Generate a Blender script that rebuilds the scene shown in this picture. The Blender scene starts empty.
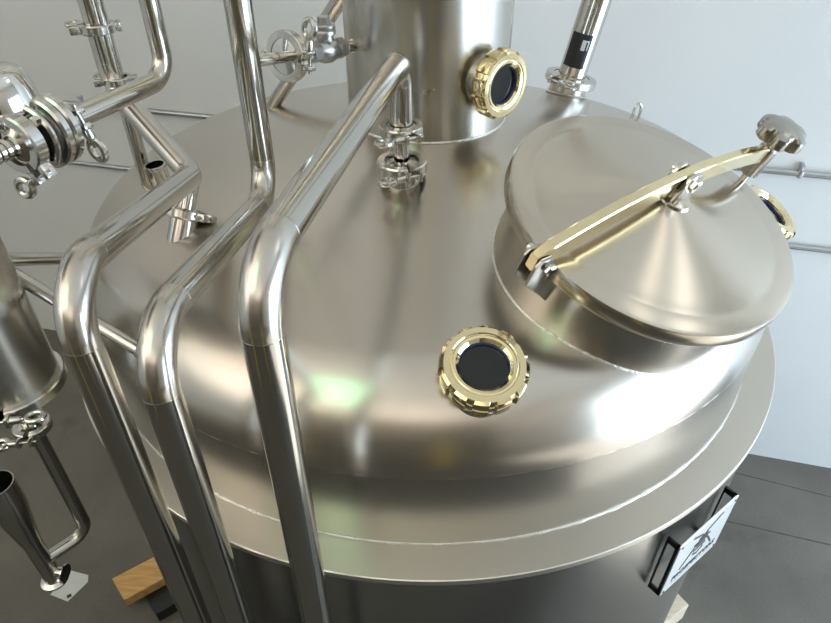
import bpy, bmesh, math, random
from mathutils import Vector, Matrix
random.seed(7)
V = Vector
PI = math.pi
col = bpy.context.scene.collection
ZF = 1.459                      # floor to jacket top
UPZ = V((0, 0, ZF))

# ------------------------------------------------------------------ materials
def new_mat(name):
    m = bpy.data.materials.new(name); m.use_nodes = True
    nt = m.node_tree
    return m, nt, nt.nodes['Principled BSDF']

def noise(nt, scale, detail=3, vec=None, stretch=None):
    n = nt.nodes.new('ShaderNodeTexNoise'); n.inputs['Scale'].default_value = scale
    n.inputs['Detail'].default_value = detail
    tc = nt.nodes.new('ShaderNodeTexCoord')
    if stretch:
        mp = nt.nodes.new('ShaderNodeMapping'); mp.inputs['Scale'].default_value = stretch
        nt.links.new(tc.outputs['Object'], mp.inputs['Vector'])
        nt.links.new(mp.outputs['Vector'], n.inputs['Vector'])
    else:
        nt.links.new(tc.outputs['Object'], n.inputs['Vector'])
    return n

def ramp(nt, src, a, b, ca, cb):
    r = nt.nodes.new('ShaderNodeValToRGB')
    r.color_ramp.elements[0].position = a; r.color_ramp.elements[1].position = b
    r.color_ramp.elements[0].color = ca; r.color_ramp.elements[1].color = cb
    nt.links.new(src, r.inputs['Fac'])
    return r

def metal(name, base, rough, var=0.04, scale=20, aniso=0.0, stretch=None, bump=0.0):
    m, nt, p = new_mat(name)
    p.inputs['Base Color'].default_value = (*base, 1)
    p.inputs['Metallic'].default_value = 1
    n = noise(nt, scale, 4, stretch=stretch)
    mr = nt.nodes.new('ShaderNodeMapRange')
    mr.inputs['To Min'].default_value = max(0.02, rough - var); mr.inputs['To Max'].default_value = rough + var
    nt.links.new(n.outputs['Fac'], mr.inputs['Value']); nt.links.new(mr.outputs['Result'], p.inputs['Roughness'])
    if aniso:
        p.inputs['Anisotropic'].default_value = aniso
        t = nt.nodes.new('ShaderNodeTangent'); t.direction_type = 'RADIAL'; t.axis = 'Z'
        nt.links.new(t.outputs['Tangent'], p.inputs['Tangent'])
        p.inputs['Anisotropic Rotation'].default_value = .25
    if bump:
        b = nt.nodes.new('ShaderNodeBump'); b.inputs['Strength'].default_value = bump; b.inputs['Distance'].default_value = 0.002
        nt.links.new(n.outputs['Fac'], b.inputs['Height']); nt.links.new(b.outputs['Normal'], p.inputs['Normal'])
    return m

def plain(name, base, rough=0.6, var=0.06, scale=8, spec=0.5, bump=0.0):
    m, nt, p = new_mat(name)
    n = noise(nt, scale, 5)
    r = ramp(nt, n.outputs['Fac'], .3, .7, (*[c * (1 - var) for c in base], 1), (*[min(1, c * (1 + var)) for c in base], 1))
    nt.links.new(r.outputs['Color'], p.inputs['Base Color'])
    p.inputs['Roughness'].default_value = rough
    p.inputs['Specular IOR Level'].default_value = spec
    if bump:
        b = nt.nodes.new('ShaderNodeBump'); b.inputs['Strength'].default_value = bump; b.inputs['Distance'].default_value = 0.003
        nt.links.new(n.outputs['Fac'], b.inputs['Height']); nt.links.new(b.outputs['Normal'], p.inputs['Normal'])
    return m

STEEL = (.60, .55, .485)
MT = {}
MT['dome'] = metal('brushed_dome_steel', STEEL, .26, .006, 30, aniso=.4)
MT['skirt'] = metal('shaded_skirt_steel', (.46, .43, .385), .27, .006, 30, aniso=.3)  # same steel as the dome, with darker reflections put into its colour
MT['lid'] = metal('brushed_lid_steel', (.61, .545, .455), .23, .008, 30, aniso=.6)
MT['flange'] = metal('mill_finish_steel', (.68, .635, .565), .38, .015, 12)
MT['shell'] = metal('polished_jacket_steel', (.50, .485, .45), .24, .01, 6)
MT['tower'] = metal('stack_steel', (.56, .53, .48), .27, .012, 15, aniso=.3)
MT['pipe'] = metal('polished_tube_steel', (.57, .54, .49), .13, .012, 25)
MT['elbow'] = metal('elbow_steel', (.58, .54, .49), .22, .02, 25)
MT['fitting'] = metal('bright_fitting_steel', (.66, .64, .60), .09, .03, 40)
MT['clamp'] = metal('clamp_steel', (.62, .60, .56), .2, .03, 60)
MT['bracket'] = metal('satin_bracket_steel', (.40, .385, .36), .24, .03, 60)
MT['cast'] = metal('cast_steel', (.52, .51, .49), .34, .06, 120, bump=.25)
MT['bead'] = metal('weld_bead_steel', (.82, .80, .76), .3, .1, 260, bump=.6)
MT['gold'] = metal('polished_brass', (.86, .73, .44), .09, .03, 20)
MT['goldbar'] = metal('satin_brass', (.86, .73, .45), .14, .03, 20)
MT['galv'] = metal('galvanised_conduit', (.52, .53, .55), .32, .06, 40)
MT['knob'] = metal('satin_knob_steel', (.42, .40, .36), .26, .05, 60)
MT['darkedge'] = metal('dark_bracket_metal', (.06, .06, .06), .3, .05, 40)
MT['gasket'] = plain('blue_gasket_rubber', (.02, .05, .22), .35, .05, 30)
MT['white'] = plain('white_sealing_tape', (.78, .78, .75), .6, .05, 60)
MT['black'] = plain('black_patch', (.012, .012, .014), .3, .1, 30)
MT['ink'] = plain('black_print', (.02, .02, .022), .5, .1, 60)
MT['pale'] = plain('pale_mark', (.55, .54, .52), .5, .05, 60)
MT['paper'] = plain('white_paper_scrap', (.62, .62, .62), .8, .06, 20)
MT['plate'] = metal('brushed_plate_metal', (.80, .86, .90), .38, .04, 60)
MT['darkwall'] = plain('brown_painted_wall', (.14, .12, .095), .8, .06, 3)
MT['added_plat'] = plain('added_platform_dark', (.045, .04, .034), .7, .06, 3)
MT['yellow'] = plain('safety_yellow', (.62, .42, .03), .5, .06, 12)
MT['seam'] = plain('dirty_floor_joint', (.085, .073, .062), .8, .3, 30)
MT['added_strip'] = plain('added_strip_dark', (.10, .095, .085), .8, .06, 3)
MT['ceil'] = plain('ceiling_white', (.62, .60, .56), .9, .03, 2)

def glass_mat():
    m, nt, p = new_mat('dark_sight_glass')
    p.inputs['Base Color'].default_value = (.01, .011, .012, 1)
    p.inputs['Roughness'].default_value = .03; p.inputs['IOR'].default_value = 1.5
    n = noise(nt, 60, 2)
    mr = nt.nodes.new('ShaderNodeMapRange'); mr.inputs['To Min'].default_value = .02; mr.inputs['To Max'].default_value = .06
    nt.links.new(n.outputs['Fac'], mr.inputs['Value']); nt.links.new(mr.outputs['Result'], p.inputs['Roughness'])
    return m
MT['glass'] = glass_mat()

def wall_mat():
    m, nt, p = new_mat('white_painted_wall')
    n = noise(nt, 1.3, 6); r = ramp(nt, n.outputs['Fac'], .35, .65, (.70, .70, .69, 1), (.74, .74, .73, 1))
    # small scuffs and pits
    v = noise(nt, 22, 2); r2 = ramp(nt, v.outputs['Fac'], .17, .19, (.45, .45, .45, 1), (1, 1, 1, 1))
    mx = nt.nodes.new('ShaderNodeMixRGB'); mx.blend_type = 'MULTIPLY'; mx.inputs['Fac'].default_value = .6
    nt.links.new(r.outputs['Color'], mx.inputs['Color1']); nt.links.new(r2.outputs['Color'], mx.inputs['Color2'])
    nt.links.new(mx.outputs['Color'], p.inputs['Base Color'])
    p.inputs['Roughness'].default_value = .75
    n2 = noise(nt, 90, 3); b = nt.nodes.new('ShaderNodeBump'); b.inputs['Strength'].default_value = .12; b.inputs['Distance'].default_value = .002
    nt.links.new(n2.outputs['Fac'], b.inputs['Height']); nt.links.new(b.outputs['Normal'], p.inputs['Normal'])
    return m
MT['wall'] = wall_mat()

def floor_mat():
    m, nt, p = new_mat('worn_concrete')
    n = noise(nt, 2.2, 8); r = ramp(nt, n.outputs['Fac'], .3, .72, (.108, .096, .078, 1), (.172, .156, .132, 1))
    n3 = noise(nt, 5.0, 4); r3 = ramp(nt, n3.outputs['Fac'], .28, .38, (.55, .55, .55, 1), (1, 1, 1, 1))
    n2 = noise(nt, 150, 3); r2 = ramp(nt, n2.outputs['Fac'], .3, .7, (.86, .86, .86, 1), (1.1, 1.1, 1.1, 1))
    mx = nt.nodes.new('ShaderNodeMixRGB'); mx.blend_type = 'MULTIPLY'; mx.inputs['Fac'].default_value = .5
    nt.links.new(r.outputs['Color'], mx.inputs['Color1']); nt.links.new(r3.outputs['Color'], mx.inputs['Color2'])
    my = nt.nodes.new('ShaderNodeMixRGB'); my.blend_type = 'MULTIPLY'; my.inputs['Fac'].default_value = .8
    nt.links.new(mx.outputs['Color'], my.inputs['Color1']); nt.links.new(r2.outputs['Color'], my.inputs['Color2'])
    nt.links.new(my.outputs['Color'], p.inputs['Base Color']); p.inputs['Roughness'].default_value = .62
    return m
MT['floor'] = floor_mat()

def wood_mat(name, ca, cb):
    m, nt, p = new_mat(name)
    n = noise(nt, 6, 5, stretch=(2, 14, 14)); r = ramp(nt, n.outputs['Fac'], .3, .7, (*ca, 1), (*cb, 1))
    nt.links.new(r.outputs['Color'], p.inputs['Base Color']); p.inputs['Roughness'].default_value = .75
    return m
MT['wood'] = wood_mat('orange_pine', (.50, .27, .09), (.66, .40, .16))
MT['wood2'] = wood_mat('pale_pine', (.62, .50, .36), (.74, .62, .47))

# ------------------------------------------------------------------ object helpers
def finish(bm, name, mat, parent=None, origin=None, sharp=32, smooth=True):
    """link a bmesh (kettle-frame coordinates) as one mesh object"""
    bmesh.ops.recalc_face_normals(bm, faces=bm.faces)
    for f in bm.faces: f.smooth = smooth
    lim = math.radians(sharp)
    for e in bm.edges:
        if len(e.link_faces) == 2 and e.calc_face_angle(0) > lim: e.smooth = False
    o0 = (V(parent['_o']) if parent is not None else (origin if origin is not None else V((0, 0, 0))))
    bmesh.ops.translate(bm, verts=bm.verts, vec=-o0)
    me = bpy.data.meshes.new(name); bm.to_mesh(me); bm.free()
    me.materials.append(MT[mat])
    o = bpy.data.objects.new(name, me); col.objects.link(o)
    o['_o'] = tuple(o0)
    if parent is not None: o.parent = parent
    else: o.location = o0 + UPZ
    return o

def tag(o, label, cat, group=None):
    o['label'] = label; o['category'] = cat
    if group: o['group'] = group
    return o

def thing(name, at, label, cat, group=None):
    o = bpy.data.objects.new(name, None); col.objects.link(o)
    o.empty_display_size = .05
    o.location = V(at) + UPZ; o['_o'] = tuple(at)
    return tag(o, label, cat, group)

def frame(p, z, xh=(1, 0, 0)):
    z = V(z).normalized(); x = V(xh); x = x - z * x.dot(z)
    if x.length < 1e-4: x = V((0, 1, 0)) - z * z.y
    x.normalize(); y = z.cross(x)
    M = Matrix((x, y, z)).transposed().to_4x4(); M.translation = V(p)
    return M

def lathe(bm, prof, M, n=64, closed=False, a0=0.0, a1=2 * PI, rf=None):
    """revolve (r, z) profile; closed = profile is a loop; rf(theta, r, i) changes radius"""
    full = abs(a1 - a0 - 2 * PI) < 1e-6
    k = n if full else n + 1
    rings = []
    for j in range(k):
        t = a0 + (a1 - a0) * j / n
        ring = []
        for i, (r, z) in enumerate(prof):
            rr = rf(t, r, i) if rf else r
            ring.append(bm.verts.new(M @ V((rr * math.cos(t), rr * math.sin(t), z))))
        rings.append(ring)
    m = len(prof); L = m if closed else m - 1
    for j in range(n if full else k - 1):
        A = rings[j]; B = rings[(j + 1) % k]
        for i in range(L):
            q = [A[i], B[i], B[(i + 1) % m], A[(i + 1) % m]]
            try: bm.faces.new(q)
            except ValueError: pass
    if closed and not full:
        bm.faces.new(rings[0]); bm.faces.new(list(reversed(rings[-1])))
    bmesh.ops.remove_doubles(bm, verts=[v for r in rings for v in r], dist=1e-6)

def cyl(bm, p0, p1, r, n=32, r1=None, cap=True):
    p0 = V(p0); p1 = V(p1); L = (p1 - p0).length
    M = frame(p0, p1 - p0); r1 = r if r1 is None else r1
    prof = [(r, 0), (r1, L)]
    if cap: prof = [(0, 0)] + prof + [(0, L)]
    lathe(bm, prof, M, n)

def rbox(bm, M, sx, sy, sz, bev=0.0, seg=2):
    r = bmesh.ops.create_cube(bm, size=1)
    vs = r['verts']
    bmesh.ops.scale(bm, vec=(sx, sy, sz), verts=vs)
    if bev:
        es = list({e for v in vs for e in v.link_edges})
        g = bmesh.ops.bevel(bm, geom=es, offset=bev, segments=seg, affect='EDGES', profile=.5)
        vs = list({v for v in g['verts']} | {v for v in vs if v.is_valid})
    bmesh.ops.transform(bm, matrix=M, verts=vs)

def prism(bm, pts2, M, depth, bev=0.0):
    """extrude a polygon in the local XY plane by depth along local z (centred)"""
    a = [bm.verts.new(M @ V((x, y, -depth / 2))) for x, y in pts2]
    b = [bm.verts.new(M @ V((x, y, depth / 2))) for x, y in pts2]
    fs = [bm.faces.new(list(reversed(a))), bm.faces.new(b)]
    n = len(pts2)
    for i in range(n): fs.append(bm.faces.new([a[i], a[(i + 1) % n], b[(i + 1) % n], b[i]]))
    if bev:
        es = [e for e in fs[0].edges] + [e for e in fs[1].edges]
        bmesh.ops.bevel(bm, geom=es, offset=bev, segments=2, affect='EDGES', profile=.5)

def sweep(bm, pts, r, n=28, cap=True, rfun=None):
    pts = [V(p) for p in pts]
    T = []
    for i in range(len(pts)):
        a = pts[max(0, i - 1)]; b = pts[min(len(pts) - 1, i + 1)]
        T.append((b - a).normalized())
    x = V((1, 0, 0))
    if abs(T[0].dot(x)) > .9: x = V((0, 1, 0))
    x = (x - T[0] * x.dot(T[0])).normalized()
    rings = []
    for i, p in enumerate(pts):
        x = (x - T[i] * x.dot(T[i])).normalized(); y = T[i].cross(x)
        rr = rfun(i) if rfun else r
        rings.append([bm.verts.new(p + (x * math.cos(2 * PI * k / n) + y * math.sin(2 * PI * k / n)) * rr) for k in range(n)])
    for a, b in zip(rings, rings[1:]):
        for k in range(n): bm.faces.new([a[k], a[(k + 1) % n], b[(k + 1) % n], b[k]])
    if cap:
        bm.faces.new(list(reversed(rings[0]))); bm.faces.new(rings[-1])

def bend(p0, c, p1, R):
    """arc replacing corner c; returns (start, end, arc points)"""
    p0, c, p1 = V(p0), V(c), V(p1)
    a = (p0 - c).normalized(); b = (p1 - c).normalized()
    th = a.angle(b); t = R / math.tan(th / 2)
    s = c + a * t; e = c + b * t
    bis = (a + b).normalized(); ctr = c + bis * (R / math.sin(th / 2))
    u = s - ctr; w = e - ctr; ang = u.angle(w)
    N = 18; pts = []
    for i in range(N + 1):
        f = i / N
        pts.append(ctr + (u * math.sin((1 - f) * ang) + w * math.sin(f * ang)) / math.sin(ang))
    return s, e, pts

def bead_ring(parent, p, axis, r, b=.0012, name='weld_bead', n=48, jit=.0, mat='bead'):
    bm = bmesh.new(); M = frame(p, axis)
    pr = [(r - b * .6 + b * math.cos(a) * 1.2, b * math.sin(a)) for a in [2 * PI * i / 8 for i in range(8)]]
    ph = [random.uniform(0, 6.28) for _ in range(3)]
    lathe(bm, pr, M, n, closed=True, rf=(lambda t, rr, i: rr + jit * (math.sin(61 * t + ph[0]) + math.sin(137 * t + ph[1]))) if jit else None)
    return finish(bm, name, mat, parent)

def pipe(parent, path, r, Rs, beads=True, mat='pipe', cap=True):
    """polyline tube: straight_section and elbow parts, with a weld bead at each joint"""
    P = [V(p) for p in path]
    cur = P[0]
    for i in range(1, len(P) - 1):
        s, e, arc = bend(P[i - 1], P[i], P[i + 1], Rs[i - 1])
        if (s - cur).length > 1e-4:
            bm = bmesh.new(); sweep(bm, [cur, s], r, cap=True); finish(bm, 'straight_tube', mat, parent)
        bm = bmesh.new(); sweep(bm, arc, r * 1.003, cap=True); finish(bm, 'elbow', 'elbow' if mat == 'pipe' else mat, parent)
        if beads:
            bead_ring(parent, s, arc[1] - arc[0], r, .0003, mat='elbow'); bead_ring(parent, e, arc[-1] - arc[-2], r, .0003, mat='elbow')
        cur = e
    bm = bmesh.new(); sweep(bm, [cur, P[-1]], r, cap=True); finish(bm, 'straight_tube', mat, parent)

def clamp(p, axis, ri, ro, label, bolt=(1, 0, 0), wing=1, group='sanitary clamps', th=.0075, tail=.038, wing_dir=None):
    """two-piece sanitary clamp: band halves, hinge, swing bolt and wing nut. bolt = radial direction of the closure"""
    p = V(p); M = frame(p, axis, bolt)
    t = thing('pipe_clamp', p, label, 'clamp', group)
    pr = [(ro * .72, -th), (ro, -th), (ro + .0018, -th * .75), (ro + .0018, th * .75), (ro, th), (ro * .72, th), (ro * .88, 0)]
    g = .16
    for a0, a1 in ((g, PI - .05), (PI + .05, 2 * PI - g)):
        bm = bmesh.new(); lathe(bm, pr, M, 28, closed=True, a0=a0, a1=a1); finish(bm, 'band_half', 'clamp', t)
    for s in (-1, 1):
        bm = bmesh.new()
        rbox(bm, M @ Matrix.Translation((ro + .006, s * (ro * g + .005), 0)), .018, .007, th * 1.7, .0015)
        finish(bm, 'closure_ear', 'clamp', t)
    bm = bmesh.new(); rbox(bm, M @ Matrix.Translation((-ro - .002, 0, 0)), .012, .014, th * 1.7, .002)
    cyl(bm, M @ V((-ro - .005, 0, -th * 1.2)), M @ V((-ro - .005, 0, th * 1.2)), .0035, 14)
    finish(bm, 'hinge', 'clamp', t)
    y0 = ro * g + .009
    bm = bmesh.new(); cyl(bm, M @ V((ro + .008, -wing * (y0 + .004), 0)), M @ V((ro + .008, wing * (y0 + .022), 0)), .0028, 14)
    finish(bm, 'swing_bolt', 'clamp', t)
    # wing nut: a barrel running into a flat oval loop
    bm = bmesh.new()
    W = M @ Matrix.Translation((ro + .008, wing * y0, 0)) @ Matrix.Rotation(-PI / 2 * wing, 4, 'X')
    lathe(bm, [(0, 0), (.0065, 0), (.006, .010), (.0052, .014), (0, .014)], W, 18)
    loop = [(0, .012, 0)]
    nn = 20
    ring = [(.0100 * math.sin(2 * PI * k / nn), .012 + .0125 - .0125 * math.cos(2 * PI * k / nn), 0) for k in range(nn + 1)]
    sweep(bm, [W @ V((x, 0, y + (tail - .036) * .5)) for x, y, _ in ring], .0046, 10)
    finish(bm, 'wing_nut', 'clamp', t)
    return t

def ferrule(parent, p, axis, rt, ro, L, name='ferrule', up=True):
    """flanged tube end: tube of length L from p along axis with a clamp flange on its end"""
    bm = bmesh.new(); M = frame(p, axis)
    lathe(bm, [(0, 0), (rt, 0), (rt, L - .012), (ro * .86, L - .005), (ro * .93, L - .004), (ro * .93, L), (0, L)], M, 40)
    return finish(bm, name, 'fitting', parent)

# ------------------------------------------------------------------ the brew kettle
RI, HS, RK, SL = .69225, .15075, .14, .25
def dome_profile():
    al = PI / 2 - SL; P = []
    for i in range(25):
        a = al * i / 24; P.append((RI - RK + RK * math.cos(a), HS + RK * math.sin(a)))
    r1, z1 = P[-1]
    for i in range(1, 33):
        r = r1 * (1 - i / 32) + .05 * i / 32; P.append((r, z1 + (r1 - r) * math.tan(SL)))
    return P
DP = dome_profile()
def dome_z(r):
    for (r0, z0), (r1, z1) in zip(DP, DP[1:]):
        if r1 <= r <= r0: return z0 + (z1 - z0) * (r0 - r) / (r0 - r1)
    return HS if r > RI else DP[-1][1]
def dome_n(r, a, ext=0):
    e = .004; s = (dome_z(r - e) - dome_z(r + e)) / (2 * e); t = math.atan(s)
    return V((math.sin(t) * math.cos(a), math.sin(t) * math.sin(a), math.cos(t)))

kettle = thing('brew_kettle', (0, 0, -ZF + .1), 'large round stainless steel brew kettle with conical dome top, round manway and tall stack', 'kettle')
I4 = Matrix.Identity(4)
bm = bmesh.new(); lathe(bm, [(RI, HS)] + DP[1:], I4, 256); dome = finish(bm, 'dome_top', 'dome', kettle)
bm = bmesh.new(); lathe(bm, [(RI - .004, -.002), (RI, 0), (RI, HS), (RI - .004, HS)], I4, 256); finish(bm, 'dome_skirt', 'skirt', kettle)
bm = bmesh.new(); lathe(bm, [(RI - .004, 0), (.7485, 0), (.75, -.0012), (.75, -.011), (.749, -.012), (RI - .004, -.012)], I4, 256, closed=True)
finish(bm, 'jacket_rim', 'flange', kettle)
bm = bmesh.new(); lathe(bm, [(.742, -.012), (.742, -ZF + .16), (.735, -ZF + .14), (.6, -ZF + .10), (0, -ZF + .10)], I4, 256); finish(bm, 'jacket_shell', 'shell', kettle)
bead_ring(kettle, (0, 0, .0012), (0, 0, 1), RI + .001, .0022, n=720, jit=.0004)
bead_ring(kettle, (0, 0, HS), (0, 0, 1), RI - .0003, .0006, n=720, jit=.0001, mat='elbow')
TR = .1525
bm = bmesh.new(); lathe(bm, [(TR, .38), (TR, 1.75), (TR - .004, 1.75), (TR - .004, .40)], I4, 128); finish(bm, 'vapor_stack', 'tower', kettle)
bead_ring(kettle, (0, 0, dome_z(TR) + .001), (0, 0, 1), TR + .001, .0018, n=360, jit=.0004)

# manway neck and lid
LA = math.radians(-51.5); LT = math.radians(20.37)
LN = V((math.sin(LT) * math.cos(LA), math.sin(LT) * math.sin(LA), math.cos(LT)))
LC = V((.309, -.4421, .4188))
LU = V((.8126, .5825, -.0186)); LU = (LU - LN * LU.dot(LN)).normalized()
LM = frame(LC, LN, LU)
NR = .188; LR = .2105; LIP = .024
base = []
NSEG = 180
bm = bmesh.new(); lo = []; hi = []
for k in range(NSEG):
    t = 2 * PI * k / NSEG
    h = -LIP
    while h > -.5:
        X = LM @ V((NR * math.cos(t), NR * math.sin(t), h))
        if X.z < dome_z(math.hypot(X.x, X.y)): break
        h -= .0005
    base.append(X.copy())
    lo.append(bm.verts.new(LM @ V((NR * math.cos(t), NR * math.sin(t), h - .008))))
    hi.append(bm.verts.new(LM @ V((NR * math.cos(t), NR * math.sin(t), -.006))))
for k in range(NSEG):
    j = (k + 1) % NSEG; bm.faces.new([lo[k], lo[j], hi[j], hi[k]])
finish(bm, 'manway_neck', 'tower', kettle)
bm = bmesh.new()
rr = [.0022 + random.uniform(-.0006, .0006) for _ in range(NSEG * 3)]
bp = []
for k in range(NSEG):
    for s in range(3): bp.append(base[k].lerp(base[(k + 1) % NSEG], s / 3))
bp.append(bp[0])
sweep(bm, bp, .002, 8, cap=False, rfun=lambda i: rr[i % len(rr)]); finish(bm, 'manway_weld', 'bead', kettle)

lid = None
bm = bmesh.new()
prof = [(LR - .004, -LIP), (LR - .001, -LIP), (LR, -LIP + .002), (LR, -.006), (LR - .0018, -.0018), (LR - .006, 0), (LR - .028, .0010), (LR - .033, .0018), (LR - .038, .0035)]
APX = .043
for i in range(1, 15):
    f = i / 14; r = (LR - .038) * (1 - f) + .004 * f; prof.append((r, .0035 + (APX - .0035) * f))
prof += [(0, APX)]
lathe(bm, prof, LM, 192)
LO = LC
lid = finish(bm, 'manway_lid', 'lid', kettle)
def lidpt(u, v, w): return LM @ V((u, v, w))
BV = -.009                      # the bar runs a little off the lid's centre line
# boss and clevis post in the middle of the lid
bm = bmesh.new(); lathe(bm, [(.026, APX - .009), (.024, APX - .003), (.017, APX), (0, APX + .001)], LM @ Matrix.Translation((.0, BV - .004, 0)), 48); finish(bm, 'lid_boss', 'lid', lid)
for s in (-1, 1):
    bm = bmesh.new()
    pts = [(-.017, 0), (.017, 0), (.017, .030)] + [(.017 * math.cos(a), .030 + .017 * math.sin(a)) for a in [PI * i / 10 for i in range(1, 10)]] + [(-.017, .030)]
    Mx = LM @ Matrix.Translation((-.002, BV + s * .0115, APX - .004)) @ Matrix.Rotation(PI / 2, 4, 'X')
    prism(bm, pts, Mx, .006, .001); finish(bm, 'clevis_plate', 'fitting', lid)
bm = bmesh.new()
Mx = LM @ Matrix.Translation((-.002, BV, APX + .028))
cyl(bm, Mx @ V((0, -.019, 0)), Mx @ V((0, .021, 0)), .006, 20)
lathe(bm, [(0, 0), (.0095, 0), (.0095, .006), (.007, .008), (0, .008)], Mx @ Matrix.Translation((0, -.0145, 0)) @ Matrix.Rotation(PI / 2, 4, 'X'), 6)
finish(bm, 'clevis_bolt', 'fitting', lid)
# brass clamp bar: arched flat bar on edge
def bar_w(u):
    f = (u + .25) / .485
    return .016 + .029 * f + .15 * f * (1 - f)
bm = bmesh.new()
N = 40; sec = []
for i in range(N + 1):
    f = i / N; u = -.250 + .488 * f
    w = bar_w(u); hh = .0155 - .0030 * f; tt = .0075 - .0010 * f
    if i in (0, N): hh *= .75; tt *= .8
    b = .0016
    ring = [(-tt + b, -hh), (tt - b, -hh), (tt, -hh + b), (tt, hh - b), (tt - b, hh), (-tt + b, hh), (-tt, hh - b), (-tt, -hh + b)]
    sec.append([bm.verts.new(lidpt(u, BV + x, w + z)) for x, z in ring])
for a, b_ in zip(sec, sec[1:]):
    for k in range(8): bm.faces.new([a[k], a[(k + 1) % 8], b_[(k + 1) % 8], b_[k]])
bm.faces.new(sec[0]); bm.faces.new(list(reversed(sec[-1])))
finish(bm, 'clamp_bar', 'goldbar', lid, sharp=25)
# hinge clevis on the neck
for s in (-1, 1):
    bm = bmesh.new()
    pts = [(-.186, -.090), (-.222, -.052), (-.262, -.014), (-.262, .020), (-.256, .028), (-.238, .028), (-.230, .020), (-.230, -.020), (-.186, -.032)]
    Mx = LM @ Matrix.Translation((.007, BV + s * .0105, 0)) @ Matrix.Rotation(PI / 2, 4, 'X')
    prism(bm, pts, Mx, .0045, .0008); finish(bm, 'hinge_plate', 'bracket', lid)
bm = bmesh.new(); Mx = LM @ Matrix.Translation((-.234, BV, .014))
cyl(bm, Mx @ V((0, -.020, 0)), Mx @ V((0, .022, 0)), .0055, 20)
lathe(bm, [(0, 0), (.0085, 0), (.0085, .005), (.006, .007), (0, .007)], Mx @ Matrix.Translation((0, -.0155, 0)) @ Matrix.Rotation(PI / 2, 4, 'X'), 6)
finish(bm, 'hinge_bolt', 'fitting', lid)
# swing bolt, sleeve and star knob
KU = .208
bm = bmesh.new(); cyl(bm, lidpt(KU, BV, -.02), lidpt(KU, BV, .07), .0055, 20); finish(bm, 'swing_bolt', 'fitting', lid)
bm = bmesh.new(); lathe(bm, [(0, .014), (.0125, .014), (.0135, .016), (.0135, .062), (.0105, .065), (.0095, .084), (0, .084)], LM @ Matrix.Translation((KU, BV, 0)), 28); finish(bm, 'bolt_sleeve', 'knob', lid)
bm = bmesh.new(); rbox(bm, LM @ Matrix.Translation((.199, BV, -.034)), .050, .026, .026, .003); finish(bm, 'bolt_lug', 'fitting', lid)
bm = bmesh.new()
KR = .036
kp = [(0, .076), (.014, .076), (.022, .081), (KR * .92, .078), (KR, .081), (KR, .092), (KR * .96, .0955), (KR * .8, .0995), (KR * .5, .103), (KR * .25, .1045), (0, .105)]
def lobes(t, r, i):
    w = min(1, (r / KR)) ** 4
    return r * (1 - .26 * w * (.5 + .5 * math.cos(6 * t)) ** 2.2)
lathe(bm, kp, LM @ Matrix.Translation((KU, BV, 0)), 96, rf=lobes); finish(bm, 'star_knob', 'knob', lid, sharp=28)

# sight glasses
def sight_glass(p, n, hn, xh, stub_in=.03):
    M = frame(p, n, xh); R = .0575
    t = None
    bm = bmesh.new(); lathe(bm, [(.044, -stub_in), (.044, hn * .55), (.036, hn * .55), (.036, -stub_in)], M, 64)
    s = finish(bm, 'sight_glass', 'tower', kettle)
    bm = bmesh.new()
    z0 = hn * .38; z1 = hn
    pr = [(.046, z0), (R - .003, z0), (R - .001, z0 + .002), (R, z0 + .004), (R, z1 - .007), (R - .002, z1 - .0025), (R - .006, z1), (.0440, z1), (.0428, z1 - .0012), (.0416, z1 - .0012), (.0400, z1 - .0004), (.0365, z1 - .0012), (.0325, z1 - .005), (.0325, z1 - .009), (.046, z1 - .012)]
    def notch(tt, r, i):
        if r > R - .0035:
            c = (tt * 12 / (2 * PI)) % 1.0
            if c < .30: return r - .0042
        return r
    lathe(bm, pr, M, 240, closed=True, rf=notch); finish(bm, 'union_nut', 'gold', s, sharp=28)
    bm = bmesh.new(); lathe(bm, [(.0340, z1 - .013), (.0340, z1 - .0085), (.0318, z1 - .0085), (.0318, z1 - .013)], M, 64, closed=True); finish(bm, 'gasket_ring', 'gasket', s)
    bm = bmesh.new(); lathe(bm, [(0, z1 - .0115), (.0320, z1 - .0115), (.0320, z1 - .016), (0, z1 - .016)], M, 64); finish(bm, 'glass_disc', 'glass', s)
    return s, M
def tilt_n(a, t): return V((math.sin(t) * math.cos(a), math.sin(t) * math.sin(a), math.cos(t)))
a = math.radians(-84.4); n1 = tilt_n(a, math.radians(22)); b1 = V((.629 * math.cos(a), .629 * math.sin(a), dome_z(.629)))
s1, SM1 = sight_glass(b1, n1, .052, (1, 0, .2)); s1['label'] = 'front sight glass in a notched brass ring on the dome below the manway'
a = math.radians(-23); n3 = tilt_n(a, math.radians(33)); b3 = V((.617 * math.cos(a), .617 * math.sin(a), dome_z(.617)))
s3, SM3 = sight_glass(b3, n3, .055, (1, 0, .2)); s3['label'] = 'sight glass in a brass ring peeking out behind the manway lid'
a = math.radians(-49); n2 = V((math.cos(a), math.sin(a), 0)); b2 = n2 * TR + V((0, 0, .497))
s2, SM2 = sight_glass(b2, n2, .046, (0, 0, 1)); s2['label'] = 'sight glass in a brass ring on the side of the stack'
bead_ring(kettle, b1 + n1 * .001, n1, .045, .002, n=120, jit=.0004)

# lifting eye at the back of the dome
a = math.radians(30); c0 = V((.60 * math.cos(a), .60 * math.sin(a), dome_z(.60) - .004))
tn = V((-math.sin(a), math.cos(a), 0)); rd = V((math.cos(a), math.sin(a), 0))
bm = bmesh.new(); sweep(bm, [c0 + rd * (.012 * math.cos(t)) + V((0, 0, .014 + .02 * math.sin(t))) for t in [-.9 + (PI + 1.8) * i / 24 for i in range(25)]], .0035, 10)
finish(bm, 'lifting_eye', 'fitting', kettle)

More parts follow.
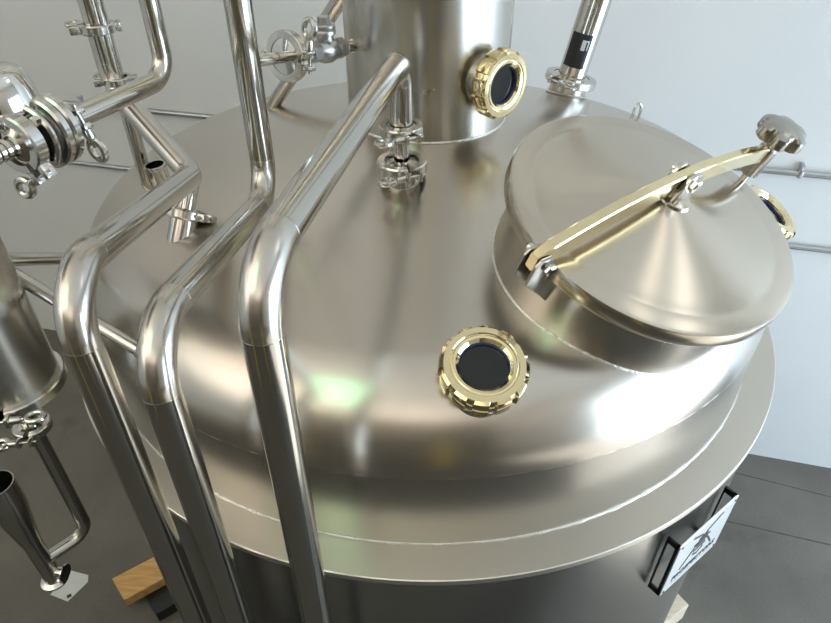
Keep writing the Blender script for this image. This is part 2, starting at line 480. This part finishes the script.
# ferrules welded on the dome
def on_dome(x, y): return V((x, y, dome_z(math.hypot(x, y))))
fr = on_dome(-.0453, -.2424)
bm = bmesh.new(); lathe(bm, [(.029, -.02), (.029, .012), (.033, .018), (.036, .019), (.036, .022), (0, .022)], frame(fr, (0, 0, 1)), 48); finish(bm, 'dome_ferrule', 'fitting', kettle)
bead_ring(kettle, fr + V((0, 0, -.001)), dome_n(.247, math.atan2(-.2424, -.0453)), .030, .0016, n=120, jit=.0004)
fl = on_dome(-.413, -.300); LTOP = V((-.393, -.2574, .3841)); fd = (LTOP - fl).normalized()
bm = bmesh.new(); lathe(bm, [(.023, -.045), (.023, .018), (.028, .025), (.027, .028), (0, .028)], frame(fl, fd), 40); finish(bm, 'dome_ferrule', 'fitting', kettle)
fs = on_dome(-.5018, -.1268)
bm = bmesh.new(); lathe(bm, [(.018, -.02), (.018, .036), (.0215, .039), (.0215, .043), (.0165, .043), (.0165, .005), (0, .005)], frame(fs, (-.1, -.05, 1)), 40); finish(bm, 'open_ferrule', 'fitting', kettle)

# ------------------------------------------------------------------ the three front pipes
TRD = .019
ZB = -ZF + .0
LV = V((-.361, -.737, 0)); MV = V((-.2785, -.7697, 0)); RV = V((-.1523, -.8118, 0))
G3 = 'steel pipes rising in front of the kettle'
def at(v, z): return V((v.x, v.y, z))
pl = thing('steel_pipe', at(LV, ZB), 'leftmost of the three front pipes, with a second elbow over the dome', 'pipe', G3)
LUP = V((-.5538, -.0995, .4761))
pipe(pl, [at(LV, ZB), at(LV, .5033), LTOP, LUP, at(LUP, 1.5)], TRD, [.062, .036, .07])
bm = bmesh.new(); cyl(bm, fl + fd * .0285, LTOP, .0145, 28); lathe(bm, [(.027, .0285), (.027, .0315), (.0145, .037)], frame(fl, fd), 40); finish(bm, 'branch_tube', 'fitting', pl)
pm = thing('steel_pipe', at(MV, ZB), 'middle of the three front pipes, rising again beside the stack with the check valve branch', 'pipe', G3)
MTOP = V((-.2622, -.297, .366))
pipe(pm, [at(MV, ZB), at(MV, .466), MTOP, at(MTOP, 1.5)], TRD, [.062, .055])
pr_ = thing('steel_pipe', at(RV, ZB), 'rightmost of the three front pipes, ending in clamps at the foot of the stack', 'pipe', G3)
RT = V((-.0453, -.2424, 0))
pipe(pr_, [at(RV, ZB), at(RV, .5627), at(RT, .5654), at(RT, .4665)], TRD, [.062, .036])
zc = fr.z + .024
# spool between the two clamps
bm = bmesh.new(); lathe(bm, [(0, .4665), (.019, .4665), (.030, .463), (.032, .461), (.032, .4585), (0, .4585)], frame(at(RT, 0), (0, 0, 1)), 40); finish(bm, 'pipe_ferrule', 'fitting', pr_)
spool = thing('reducing_spool', at(RT, zc), 'short narrow spool piece joining the two clamps at the foot of the stack', 'pipe fitting')
bm = bmesh.new(); lathe(bm, [(0, zc - .0015), (.036, zc - .0015), (.036, zc + .002), (.028, zc + .005), (.013, zc + .009), (.0125, .447), (.018, .452), (.032, .4555), (.032, .458), (0, .458)], frame(at(RT, 0), (0, 0, 1)), 40); finish(bm, 'spool_body', 'fitting', spool)
clamp(at(RT, zc - .001), (0, 0, 1), .03, .040, 'lower wide clamp on the dome at the foot of the stack', bolt=(.45, -1, 0), wing=-1, th=.010, tail=.046)
clamp(at(RT, .4583), (0, 0, 1), .02, .034, 'upper narrow clamp under the rightmost front pipe elbow', bolt=(.45, -1, 0), wing=-1, th=.0085, tail=.05)
clamp(fl + fd * .0283, fd, .02, .032, 'clamp on the dome below the second elbow of the leftmost pipe', bolt=(1, -.2, .3), wing=1)
clamp(at(LUP, .578), (0, 0, 1), .02, .0285, 'clamp with wing nut high on the upright run of the leftmost pipe', bolt=(-1, -.45, 0), wing=-1, tail=.044)

# ------------------------------------------------------------------ check valve branch on the middle pipe
Ma = at(MTOP, .592); Tw = V((-.1306, -.0787, .5432)); Ma = at(MTOP, .577)
bd = (Tw - Ma).normalized(); BL = (Tw - Ma).length
BM = frame(Ma, bd, (0, 0, 1))
br = thing('branch_tube', Ma, 'short side branch from the middle pipe towards the stack', 'pipe fitting')
def bp_(f): return Ma + bd * (BL * f)
bm = bmesh.new(); cyl(bm, Ma + bd * .012, bp_(.33), .0085, 24); lathe(bm, [(.0085, BL * .302), (.024, BL * .306), (.033, BL * .312), (.033, BL * .33), (0, BL * .33)], BM, 36); finish(bm, 'pipe_stub', 'fitting', br)
bm = bmesh.new(); lathe(bm, [(0, BL * .335), (.033, BL * .335), (.033, BL * .36), (.0095, BL * .40), (.0095, BL * .52)], BM, 36); finish(bm, 'threaded_adapter', 'fitting', br)
clamp(bp_(.3325), bd, .03, .036, 'clamp with upright wing nut on the branch beside the check valve', bolt=(.45, -.75, .05), wing=-1, tail=.046)
cv = thing('check_valve', bp_(.70), 'small cast swing check valve with hexagon cap on the branch into the stack', 'valve')
bm = bmesh.new()
lathe(bm, [(0, BL * .545), (.0125, BL * .545), (.0125, BL * .61), (.0125, BL * .62), (.0175, BL * .65), (.0200, BL * .69), (.0200, BL * .73), (.0175, BL * .77), (.0125, BL * .80), (.0125, BL * .81), (.0125, BL * .875), (0, BL * .875)], BM, 36)
finish(bm, 'valve_body', 'cast', cv)
for f0, f1 in ((.545, .61), (.81, .875)):
    bm = bmesh.new(); lathe(bm, [(0, BL * f0), (.0168, BL * f0), (.0168, BL * f1), (0, BL * f1)], BM, 6); finish(bm, 'hexagon_end', 'cast', cv)
vb = bp_(.71); VM = frame(vb, (0, 0, 1), bd)
bm = bmesh.new(); lathe(bm, [(.0135, 0), (.0135, .024), (.0175, .026), (.0175, .0305), (.0166, .032), (.0175, .0335), (.0175, .039), (.0155, .041), (0, .041)], VM, 36); finish(bm, 'bonnet', 'cast', cv)
bm = bmesh.new(); lathe(bm, [(.0108, .041), (.0108, .051), (.0092, .052), (0, .052)], VM, 6); finish(bm, 'hexagon_cap', 'cast', cv)
pinp = vb + V((0, 0, .014)) + V((.2, -.8, 0)).normalized() * .008
bm = bmesh.new(); cyl(bm, pinp, pinp + V((.2, -.8, .0)).normalized() * .010, .0052, 16); finish(bm, 'hinge_pin_plug', 'cast', cv)
for f0, f1 in ((.51, .545), (.875, .905)):
    bm = bmesh.new(); lathe(bm, [(0, BL * f0), (.0108, BL * f0), (.0112, BL * (f0 + f1) / 2), (.0108, BL * f1), (0, BL * f1)], BM, 24); finish(bm, 'thread_tape', 'white', cv)
bm = bmesh.new(); cyl(bm, bp_(.895), bp_(1.06), .0092, 24); finish(bm, 'stack_nipple', 'tower', kettle)
bead_ring(kettle, Tw, bd, .0105, .0016)

# ------------------------------------------------------------------ diagonal brace tube behind the stack, spray line
d0 = V((-.3562, .2311, .3279)); d1 = V((-.112, .05, .657))
bt = thing('diagonal_tube', d0, 'slim tube slanting from the dome up to the back of the stack', 'pipe')
bm = bmesh.new(); sweep(bm, [d0 - (d1 - d0).normalized() * .02, d1], .0155, 28); finish(bm, 'straight_tube', 'pipe', bt)
bead_ring(bt, d0, d1 - d0, .0165, .002)
t0 = V((-.5395, -.1056, .2965))
tt = thing('thin_spray_line', t0, 'thin upright tube with a square cut end standing on the dome behind the leftmost pipe', 'pipe')
bm = bmesh.new(); sweep(bm, [t0 + V((0, 0, -.004)), t0 + V((-.012, .012, .9))], .0125, 24); finish(bm, 'straight_tube', 'pipe', tt)
clamp(t0 + V((-.0026, .0026, .196)), (-.012, .012, .9), .015, .0235, 'clamp half hidden behind the upper elbow of the leftmost pipe', bolt=(-1, -.3, 0), wing=-1, th=.0065)

# ------------------------------------------------------------------ butterfly valve line at the left
vc = V((-.3834, -.2907, .5551)); vd = (V((-.4642, -.5105, .5551)) - vc).normalized(); vend = V((-.4379, -.4438, .5551)) + vd * .034 + V((-.004, .003, 0))
vp = thing('valve_outlet_pipe', vc, 'steel pipe with one elbow leading from the butterfly valve up out of view', 'pipe')
pipe(vp, [vend, vc, at(vc, 1.5)], .0135, [.036], beads=False)
bm = bmesh.new(); lathe(bm, [(.0135, -.02), (.024, -.004), (.024, 0), (0, 0)], frame(vend, vd), 40); finish(bm, 'pipe_ferrule', 'fitting', vp)
W0 = vend; bv = thing('butterfly_valve', W0 + vd * .055, 'polished butterfly valve with domed handle head at the left edge', 'valve')
XM = frame(W0, vd, (0, 0, 1))
def disc(z0, z1, r, name, mat='clamp', bev=.0025):
    bm = bmesh.new(); lathe(bm, [(0, z0), (r - bev, z0), (r, z0 + bev), (r, z1 - bev), (r - bev, z1), (0, z1)], XM, 72); return finish(bm, name, mat, bv)
disc(.000, .0035, .024, 'end_ferrule'); disc(.0035, .012, .017, 'body_neck')
disc(.012, .0245, .043, 'body_flange'); disc(.0255, .038, .043, 'body_flange'); disc(.038, .045, .031, 'body_waist'); disc(.045, .053, .040, 'body_flange'); disc(.053, .063, .017, 'body_neck'); disc(.063, .0665, .026, 'end_ferrule')
for k in range(4):
    aa = PI / 4 + k * PI / 2
    c = V((.035 * math.cos(aa), .035 * math.sin(aa), 0))
    bm = bmesh.new(); lathe(bm, [(0, .053), (.0065, .053), (.0065, .059), (0, .059)], XM @ Matrix.Translation(c), 6)
    finish(bm, 'body_bolt', 'fitting', bv)
VP = V((-.939, .345, 0))
HMv = frame(W0 + vd * .044 + V((0, 0, .005)) + VP * .029, V((0, 0, .97)) + VP * .12, (1, 0, 0))
bm = bmesh.new(); cyl(bm, W0 + vd * .034 + V((0, 0, .006)) + VP * .022, W0 + vd * .043 + V((0, 0, .030)) + VP * .034, .0125, 28); finish(bm, 'stem_boss', 'fitting', bv)
bm = bmesh.new(); lathe(bm, [(0, -.006), (.015, -.006), (.015, .012), (0, .012)], HMv, 32); finish(bm, 'stem_neck', 'fitting', bv)
def knurl(t, r, i): return r - (.0022 if (t * 30 / (2 * PI)) % 1 < .4 else 0)
bm = bmesh.new(); lathe(bm, [(0, .008), (.043, .008), (.045, .010), (.045, .017), (.043, .019), (0, .019)], HMv, 240, rf=lambda t, r, i: knurl(t, r, i) if r > .035 else r); finish(bm, 'knurled_collar', 'fitting', bv)
bm = bmesh.new(); lathe(bm, [(.042, .019), (.0425, .024), (.040, .045), (.036, .060), (.032, .066), (.024, .070), (.011, .0715), (0, .072)], HMv, 64); finish(bm, 'domed_head', 'fitting', bv)
clamp(W0 + vd * .0017, vd, .018, .0265, 'clamp joining the outlet pipe to the butterfly valve', bolt=(.75, .1, .2), wing=-1, th=.0075)
clamp(W0 + vd * .0667, vd, .02, .033, 'large clamp at the left edge on the inlet side of the butterfly valve', bolt=(.35, .1, -.5), wing=-1, th=.009, tail=.05)
ip = thing('valve_inlet_pipe', W0 + vd * .068, 'ribbed steel inlet tube entering the butterfly valve from the left edge', 'pipe')
iM = frame(W0 + vd * .0672, vd)
bm = bmesh.new(); lathe(bm, [(0, 0), (.026, 0), (.026, .0035), (.012, .009), (.0105, .012)] + [(.0105 + (.0016 if k % 2 else 0), .014 + k * .004) for k in range(10)] + [(.0105, .06), (.0105, .3), (0, .3)], iM, 36); finish(bm, 'ribbed_tube', 'pipe', ip)

# ------------------------------------------------------------------ strainer vessel at the lower left
vx = V((-.6785, -.4843, 0))
vs = thing('strainer_vessel', at(vx, .125), 'upright cylindrical steel vessel cut off by the left edge', 'vessel')
bm = bmesh.new(); lathe(bm, [(0, .138), (.075, .138), (.075, .28), (.0755, .285), (.075, .29), (.075, .50), (.07, .52), (0, .53)], frame(at(vx, 0), (0, 0, 1)), 96); finish(bm, 'vessel_body', 'tower', vs)
bm = bmesh.new(); lathe(bm, [(0, .116), (.070, .116), (.081, .120), (.081, .124), (0, .128)], frame(at(vx, 0), (0, 0, 1)), 96); finish(bm, 'bottom_cap', 'fitting', vs)
bm = bmesh.new(); lathe(bm, [(.015, .030), (.015, .120), (0, .120)], frame(at(vx, 0), (0, 0, 1)), 40); lathe(bm, [(.015, .036), (.026, .033), (.026, .029), (0, .029)], frame(at(vx, 0), (0, 0, 1)), 40); finish(bm, 'drain_ferrule', 'fitting', vs)
for p0, p1 in ((V((-.6, -.44, .286)), V((-.4325, -.5136, .2247)) ), (V((-.655, -.40, .312)), V((-.6000, -.262, .226)))):
    d = (p1 - p0).normalized()
    c = thing('connecting_tube', p0, 'lower thin tube running from the vessel to the kettle dome' if p0.x > -.62 else 'upper thin tube running from the vessel to the back of the kettle dome', 'pipe', 'tubes between the vessel and the kettle')
    a0 = p0 - d * .06 if p0.x > -.62 else p0 - d * .03
    bm = bmesh.new(); sweep(bm, [a0, p1 + d * .02], .0105, 24); finish(bm, 'straight_tube', 'pipe', c)
    bead_ring(c, p1, d, .0115, .0015)
clamp(at(vx, .128), (0, 0, 1), .075, .0815, 'large clamp band round the bottom of the vessel at the left', bolt=(.25, -1, 0), wing=1, th=.010, tail=.055)
clamp(at(vx, .0275), (0, 0, 1), .02, .0285, 'small clamp on the drain under the vessel', bolt=(.15, -1, 0), wing=-1)
EZ = -.278
dp = thing('drain_pipe', at(vx, EZ), 'thin drain pipe dropping from the vessel and bending back to an open funnel tube', 'pipe')
fx = V((-.739, -.549, 0))
ddir = (at(fx, EZ) - at(vx, EZ)).normalized()
bm = bmesh.new(); lathe(bm, [(.0125, .016), (.026, .0225), (.026, .026), (0, .026)], frame(at(vx, 0), (0, 0, 1)), 40); finish(bm, 'pipe_ferrule', 'fitting', dp)
pipe(dp, [at(vx, .022), at(vx, EZ), at(fx, EZ)], .0125, [.034], beads=False)
fn = thing('funnel_tube', at(fx, -.345), 'open topped funnel shaped tube with a flanged foot at the lower left', 'funnel')
bm = bmesh.new(); lathe(bm, [(.0145, -.343), (.0165, -.343), (.0165, -.22), (.019, -.20), (.029, -.115), (.030, -.10), (.030, -.045), (.028, -.045), (.028, -.10), (.017, -.20), (.0145, -.22)], frame(at(fx, 0), (0, 0, 1)), 48, closed=True); finish(bm, 'funnel_body', 'elbow', fn)
bm = bmesh.new(); lathe(bm, [(.0165, -.338), (.0255, -.342), (.0255, -.346), (.014, -.346)], frame(at(fx, 0), (0, 0, 1)), 40); finish(bm, 'foot_flange', 'fitting', fn)
sd = V((.86, -.1, 0)).normalized()
bm = bmesh.new(); lathe(bm, [(.010, .01), (.010, .026), (.0165, .03), (.0165, .033), (0, .033)], frame(at(fx, -.315), sd), 32); finish(bm, 'side_ferrule', 'fitting', fn)

# ------------------------------------------------------------------ level tube on the back of the dome
a = math.radians(49); gb = V((.56 * math.cos(a), .56 * math.sin(a), dome_z(.56))); gn = V((.19, .02, .97)).normalized()
gM = frame(gb, gn, (0, -1, 0))
gt = thing('column_tube', gb, 'polished upright tube with black patch on the back of the dome behind the manway', 'pipe')
bm = bmesh.new(); lathe(bm, [(.035, .052), (.035, 1.2), (0, 1.2)], gM, 64); finish(bm, 'tube_body', 'pipe', gt)
bm = bmesh.new(); lathe(bm, [(.035, .052), (.055, .046), (.055, .041), (0, .041)], gM, 56); finish(bm, 'tube_ferrule', 'fitting', gt)
bm = bmesh.new(); lathe(bm, [(.047, -.03), (.047, .026), (.055, .034), (.055, .039), (0, .039)], gM, 64); finish(bm, 'column_ferrule', 'tower', kettle)
bead_ring(kettle, gb + gn * .003, dome_n(.56, a), .051, .0025, n=160, jit=.0005)
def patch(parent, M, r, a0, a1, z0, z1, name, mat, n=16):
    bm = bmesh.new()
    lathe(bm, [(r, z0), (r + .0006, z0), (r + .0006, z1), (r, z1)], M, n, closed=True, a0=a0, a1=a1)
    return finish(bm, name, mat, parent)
patch(gt, gM, .0352, -1.25, .32, .075, .155, 'black_patch', 'black')  # black patch wrapped part way round the tube
# pale bracket mark laid over the black patch
st = [o for o in gt.children if o.name.startswith('black_patch')][0]
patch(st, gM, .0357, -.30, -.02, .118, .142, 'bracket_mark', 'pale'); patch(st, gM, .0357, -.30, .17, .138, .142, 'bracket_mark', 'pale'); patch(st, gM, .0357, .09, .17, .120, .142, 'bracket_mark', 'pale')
clamp(gb + gn * .040, gn, .045, .064, 'clamp with rounded bolt ends at the foot of the tall tube behind the manway', bolt=(-.75, -.75, 0), wing=1, th=.010)

# ------------------------------------------------------------------ name plate on its stand-off bracket
sw = V((.7981, .6025, 0)); sn = V((.6025, -.7981, 0)); sb = V((.3802, -.6410, -.2059))
OFF = .0235; SW_, SH = .166, .147
SM = Matrix((sw, V((0, 0, 1)), sn)).transposed().to_4x4(); SM.translation = sb + sn * OFF
sg = thing('name_plate_sign', sb + V((0, 0, 0)), 'square metal name plate on a black bracket at the kettle side', 'sign')
bm = bmesh.new(); rbox(bm, SM @ Matrix.Translation((SW_ / 2, SH / 2, 0)), SW_, SH, .003, .0006, 1); finish(bm, 'sign_plate', 'plate', sg)
for k, x in enumerate((.002, SW_ - .002)):
    # side cheek: frame with a rounded slot
    dpt = OFF - .0012 + .0
    bm = bmesh.new()
    Mx = SM @ Matrix.Translation((x, 0, 0))
    out = [(0, 0), (0, SH), (-dpt, SH), (-dpt, 0)]
    d0_, w0 = .006, .006
    def slot(z):
        return None
    rbox(bm, Mx @ Matrix.Translation((0, SH / 2, -.003)), .004, SH, .006)
    rbox(bm, Mx @ Matrix.Translation((0, .006, -dpt / 2)), .004, .012, dpt)
    rbox(bm, Mx @ Matrix.Translation((0, SH - .006, -dpt / 2)), .004, .012, dpt)
    rbox(bm, Mx @ Matrix.Translation((0, SH / 2, -dpt + .001)), .004, SH, .003)
    finish(bm, 'bracket_cheek', 'darkedge', sg)
for x in (.008, SW_ - .008):
    for y in (.008, SH - .008):
        bm = bmesh.new(); lathe(bm, [(.0024, .0015), (.0022, .0026), (0, .003)], SM @ Matrix.Translation((x, y, 0)), 14); finish(bm, 'plate_screw', 'darkedge', sg)
plate = [o for o in sg.children if o.name.startswith('sign_plate')][0]
def text(body, x, y, size, name, sx=1.0, shear=0.0):
    cu = bpy.data.curves.new(name, 'FONT'); cu.body = body; cu.size = size; cu.align_x = 'CENTER'; cu.extrude = .0003; cu.shear = shear; cu.offset = .0005
    ob = bpy.data.objects.new(name, cu); col.objects.link(ob)
    dg = bpy.context.evaluated_depsgraph_get(); dg.update()
    me = bpy.data.meshes.new_from_object(ob.evaluated_get(dg))
    bpy.data.objects.remove(ob)
    b = bmesh.new(); b.from_mesh(me); bpy.data.meshes.remove(me)
    bmesh.ops.transform(b, matrix=SM @ Matrix.Translation((x, y, .0018)) @ Matrix.Diagonal((sx, 1, 1, 1)), verts=b.verts)
    o = finish(b, name, 'ink', plate, smooth=False); return o
text('PROSPECTORS', SW_ / 2 + .001, .026, .0195, 'lettering', .98)
bm = bmesh.new(); rbox(bm, SM @ Matrix.Translation((SW_ / 2, .017, .0017)), .12, .0022, .0006); finish(bm, 'rule_line', 'pale', plate)
# emblem: crossed long tools under a bearded-hat like patch of dark strokes
def strip(bm, pts, w):
    for (x0, y0), (x1, y1) in zip(pts, pts[1:]):
        L = math.hypot(x1 - x0, y1 - y0); an = math.atan2(y1 - y0, x1 - x0)
        rbox(bm, SM @ Matrix.Translation(((x0 + x1) / 2, (y0 + y1) / 2, .0018)) @ Matrix.Rotation(an, 4, 'Z'), L + w * .5, w, .0006)
bm = bmesh.new()
strip(bm, [(.036, .050), (.060, .085), (.092, .117), (.126, .132)], .0045)
strip(bm, [(.126, .050), (.104, .083), (.074, .116), (.044, .131)], .0045)
strip(bm, [(.068, .064), (.082, .056), (.096, .064)], .005); strip(bm, [(.066, .075), (.098, .075)], .006)
strip(bm, [(.072, .087), (.092, .087)], .008); strip(bm, [(.060, .097), (.104, .097)], .004); strip(bm, [(.072, .105), (.092, .105)], .009)
finish(bm, 'emblem', 'ink', plate, smooth=False)

# ------------------------------------------------------------------ floor pieces
def board(name, pts, z0, z1, mat, label, cat, group=None):
    c = sum((V((x, y, 0)) for x, y in pts), V((0, 0, 0))) / len(pts)
    bm = bmesh.new(); prism(bm, pts, Matrix.Translation((0, 0, (z0 + z1) / 2)), z1 - z0, .004)
    o = finish(bm, name, mat, origin=V((c.x, c.y, z0)), smooth=False)
    return tag(o, label, cat, group)
FZ = -ZF
board('timber_block', [(-1.144, .036), (-1.068, -.046), (-.30, .50), (-.376, .58)][::1], FZ + .055, FZ + .10, 'wood', 'orange pine timber sticking out from under the kettle at the left', 'timber', 'timbers under the kettle')
board('timber_block', [(.953, -.063), (.908, .012), (.25, -.40), (.31, -.47)], FZ, FZ + .10, 'wood2', 'pale pine timber corner showing under the kettle at the right', 'timber', 'timbers under the kettle')
board('black_block', [(-1.02, -.005), (-.955, -.075), (-.80, .035), (-.865, .105)], FZ, FZ + .055, 'black', 'black block beneath the orange timber at the left', 'block')  # black block filling the gap under the raised timber
P5 = [(-1.366, .1256), (-1.2903, .1064), (-1.2805, .079), (-1.3244, .0009), (-1.4011, .0278)]
bm = bmesh.new(); prism(bm, P5, Matrix.Translation((0, 0, FZ + .0012)), .0014)
pp = finish(bm, 'paper_tag', 'paper', origin=V((-1.33, .07, FZ + .0005)), smooth=False); tag(pp, 'white five sided paper tag lying on the concrete floor', 'paper')
bm = bmesh.new(); rbox(bm, Matrix.Translation((-1.3275, .0222, FZ + .0022)) @ Matrix.Rotation(.6, 4, 'Z'), .016, .014, .0005); finish(bm, 'printed_square', 'ink', pp, smooth=False)

# ------------------------------------------------------------------ room
CAM = V((-.0225, -1.22925, .84075))
YAW = math.radians(14.05)
RU = V((math.cos(YAW), -math.sin(YAW), 0)); RN = V((math.sin(YAW), math.cos(YAW), 0))
RM = Matrix((RU, RN, V((0, 0, 1)))).transposed().to_4x4(); RM.translation = V((CAM.x, CAM.y, FZ))   # room frame: u right, n back, height
D = 2.254; UL, UR, NF, HC = -4.2, 4.2, -6.0, 4.6
def slab(name, u0, u1, n0, n1, h0, h1, mat):
    bm = bmesh.new(); rbox(bm, RM @ Matrix.Translation(((u0 + u1) / 2, (n0 + n1) / 2, (h0 + h1) / 2)), u1 - u0, n1 - n0, h1 - h0)
    o = finish(bm, name, mat, smooth=False); o['kind'] = 'structure'; return o
T = .15
slab('floor', UL - T, UR + T, NF - T, D + T, -.1, 0, 'floor')
slab('ceiling', UL - T, UR + T, NF - T, D + T, HC, HC + .1, 'ceil')
slab('wall_back', UL - T, UR + T, D, D + T, 0, HC, 'wall')
slab('wall_left', UL - T, UL, NF, D, 0, HC, 'wall')
def merged(name, boxes, mat):
    bm = bmesh.new()
    for u0, u1, n0, n1, h0, h1 in boxes: rbox(bm, RM @ Matrix.Translation(((u0 + u1) / 2, (n0 + n1) / 2, (h0 + h1) / 2)), u1 - u0, n1 - n0, h1 - h0)
    o = finish(bm, name, mat, smooth=False); o['kind'] = 'structure'; return o
DN0, DN1, DH = -1.3, 1.9, 3.1      # roll-up door opening in the right wall
merged('wall_right', [(UR, UR + T, NF, DN0, 0, HC), (UR, UR + T, DN1, D, 0, HC), (UR, UR + T, DN0, DN1, DH, HC)], 'wall')
slab('wall_front', UL - T, UR + T, NF - T, NF, 0, HC, 'darkwall')
# floor joint and crack
def joint(name, u0, u1, n, w):
    bm = bmesh.new(); rbox(bm, RM @ Matrix.Translation(((u0 + u1) / 2, n, .0004)), u1 - u0, w, .0006)
    o = finish(bm, name, 'ink', smooth=False); o['kind'] = 'structure'; return o

slab('trim_1', UL, -2.5, -.5, 1.9, HC - .12, HC, 'added_strip')  # unseen dark ceiling strip, added for its dark reflection in the dome
slab('trim_2', -1.9, 1.1, -2.8, .2, 0, .62, 'added_plat')  # unseen platform, added to darken reflections in the pipes and skirt

def seam(name, a, b, w):
    a = V((*a, FZ)); b = V((*b, FZ)); d = b - a
    bm = bmesh.new(); rbox(bm, frame((a + b) / 2 + V((0, 0, .0004)), d, (0, 0, 1)), .0006, w, d.length)
    o = finish(bm, name, 'seam', smooth=False); o['kind'] = 'structure'; return o
seam('trim_3', (1.1, .401), (2.9, -.130), .006); seam('trim_4', (1.35, .622), (3.0, .028), .005)
for k, (x, y) in enumerate(((.13, -2.3), (-1.15, -1.9))):  # unseen yellow posts, added for their reflected streaks in the steel
    bm = bmesh.new(); cyl(bm, (x, y, FZ + .62), (x, y, FZ + 1.75), .045, 24); o = finish(bm, 'trim_%d' % (5 + k), 'yellow'); o['kind'] = 'structure'

# conduits on the back wall
def conduit(h, label, clips):
    r = .0105
    c0 = RM @ V((UL + .3, D - .013, h)); c1 = RM @ V((UR - .3, D - .013, h))
    c = thing('wall_conduit', RM @ V((0, D - .013, h)), label, 'conduit', 'conduits along the back wall')
    bm = bmesh.new(); sweep(bm, [c0, c1], r, 16); finish(bm, 'conduit_tube', 'galv', c)
    for u in clips:
        bm = bmesh.new()
        rbox(bm, RM @ Matrix.Translation((u, D - .012, h)), .016, .026, .026, .003)
        rbox(bm, RM @ Matrix.Translation((u, D - .006, h + .022)), .012, .012, .028, .002)
        cyl(bm, RM @ V((u, D - .013, h + .030)), RM @ V((u, D - .020, h + .030)), .006, 12)
        finish(bm, 'conduit_clip', 'galv', c)
HCAM = 2.3
conduit(HCAM - .4101 * D, 'upper of the two thin grey conduits along the white back wall', [.345 * D, -.895 * D])
conduit(HCAM - .5327 * D, 'lower of the two thin grey conduits along the white back wall', [1.2])

# ------------------------------------------------------------------ light
scn = bpy.context.scene
w = bpy.data.worlds.new('daylight'); scn.world = w; w.use_nodes = True
nt = w.node_tree; bg = nt.nodes['Background']
bg.inputs['Color'].default_value = (.70, .83, 1.0, 1); bg.inputs['Strength'].default_value = 1.0
def area(name, u, n, h, sx, sy, power, color, rot, shape='RECTANGLE'):
    l = bpy.data.lights.new(name, 'AREA'); l.shape = shape; l.size = sx; l.size_y = sy; l.energy = power; l.color = color
    o = bpy.data.objects.new(name, l); col.objects.link(o)
    o.matrix_world = Matrix.Translation(UPZ) @ RM @ Matrix.Translation((u, n, h)) @ rot
    return o
RX, RY = (lambda a: Matrix.Rotation(a, 4, 'X')), (lambda a: Matrix.Rotation(a, 4, 'Y'))
# daylight in the roll-up doors
area('door_daylight_right', UR - .02, (DN0 + DN1) / 2, DH / 2, DH, DN1 - DN0, 190, (.62, .81, 1.0), RY(PI / 2))
# unseen fill uplights added to brighten ceiling and room; greenish roof light
for u, n, e in ((-2.9, -3.4, 125), (.9, -4.2, 80), (-2.4, -1.2, 70)):
    area('fill_uplight', u, n, 2.6, .9, .3, e, (1.0, .925, .84), RX(PI))
area('green_skylight', -1.05, -2.0, HC - .03, .75, 2.4, 9, (.16, 1.0, .50), Matrix.Identity(4))
area('ceiling_lamp', 1.95, 1.3, HC - .03, .16, .9, 1.0, (1.0, .92, .82), Matrix.Identity(4))
area('ceiling_lamp', 2.75, 1.45, HC - .03, .5, .8, 2.3, (1.0, .97, .94), Matrix.Identity(4))
sl = bpy.data.lights.new('sun', 'SUN'); sl.energy = 23; sl.angle = .01; sl.color = (.93, .97, 1.0)
so = bpy.data.objects.new('sun', sl); col.objects.link(so)
sd_ = (RU * -.70 - RN * .22 - V((0, 0, .70))).normalized()
so.rotation_euler = sd_.to_track_quat('-Z', 'Y').to_euler()

# ------------------------------------------------------------------ camera
cam = bpy.data.cameras.new('camera'); co = bpy.data.objects.new('camera', cam); col.objects.link(co)
cam.sensor_fit = 'HORIZONTAL'; cam.sensor_width = 36; cam.lens = 633.43 / 831 * 36; cam.clip_start = .02
co.location = CAM + UPZ; co.rotation_euler = (PI / 2 - .65, 0, 0)
scn.camera = co
vs_ = scn.view_settings
vs_.view_transform = 'Standard'; vs_.look = 'None'; vs_.gamma = 1; vs_.exposure = .35; vs_.use_curve_mapping = False
for o in col.objects:
    if '_o' in o: del o['_o']
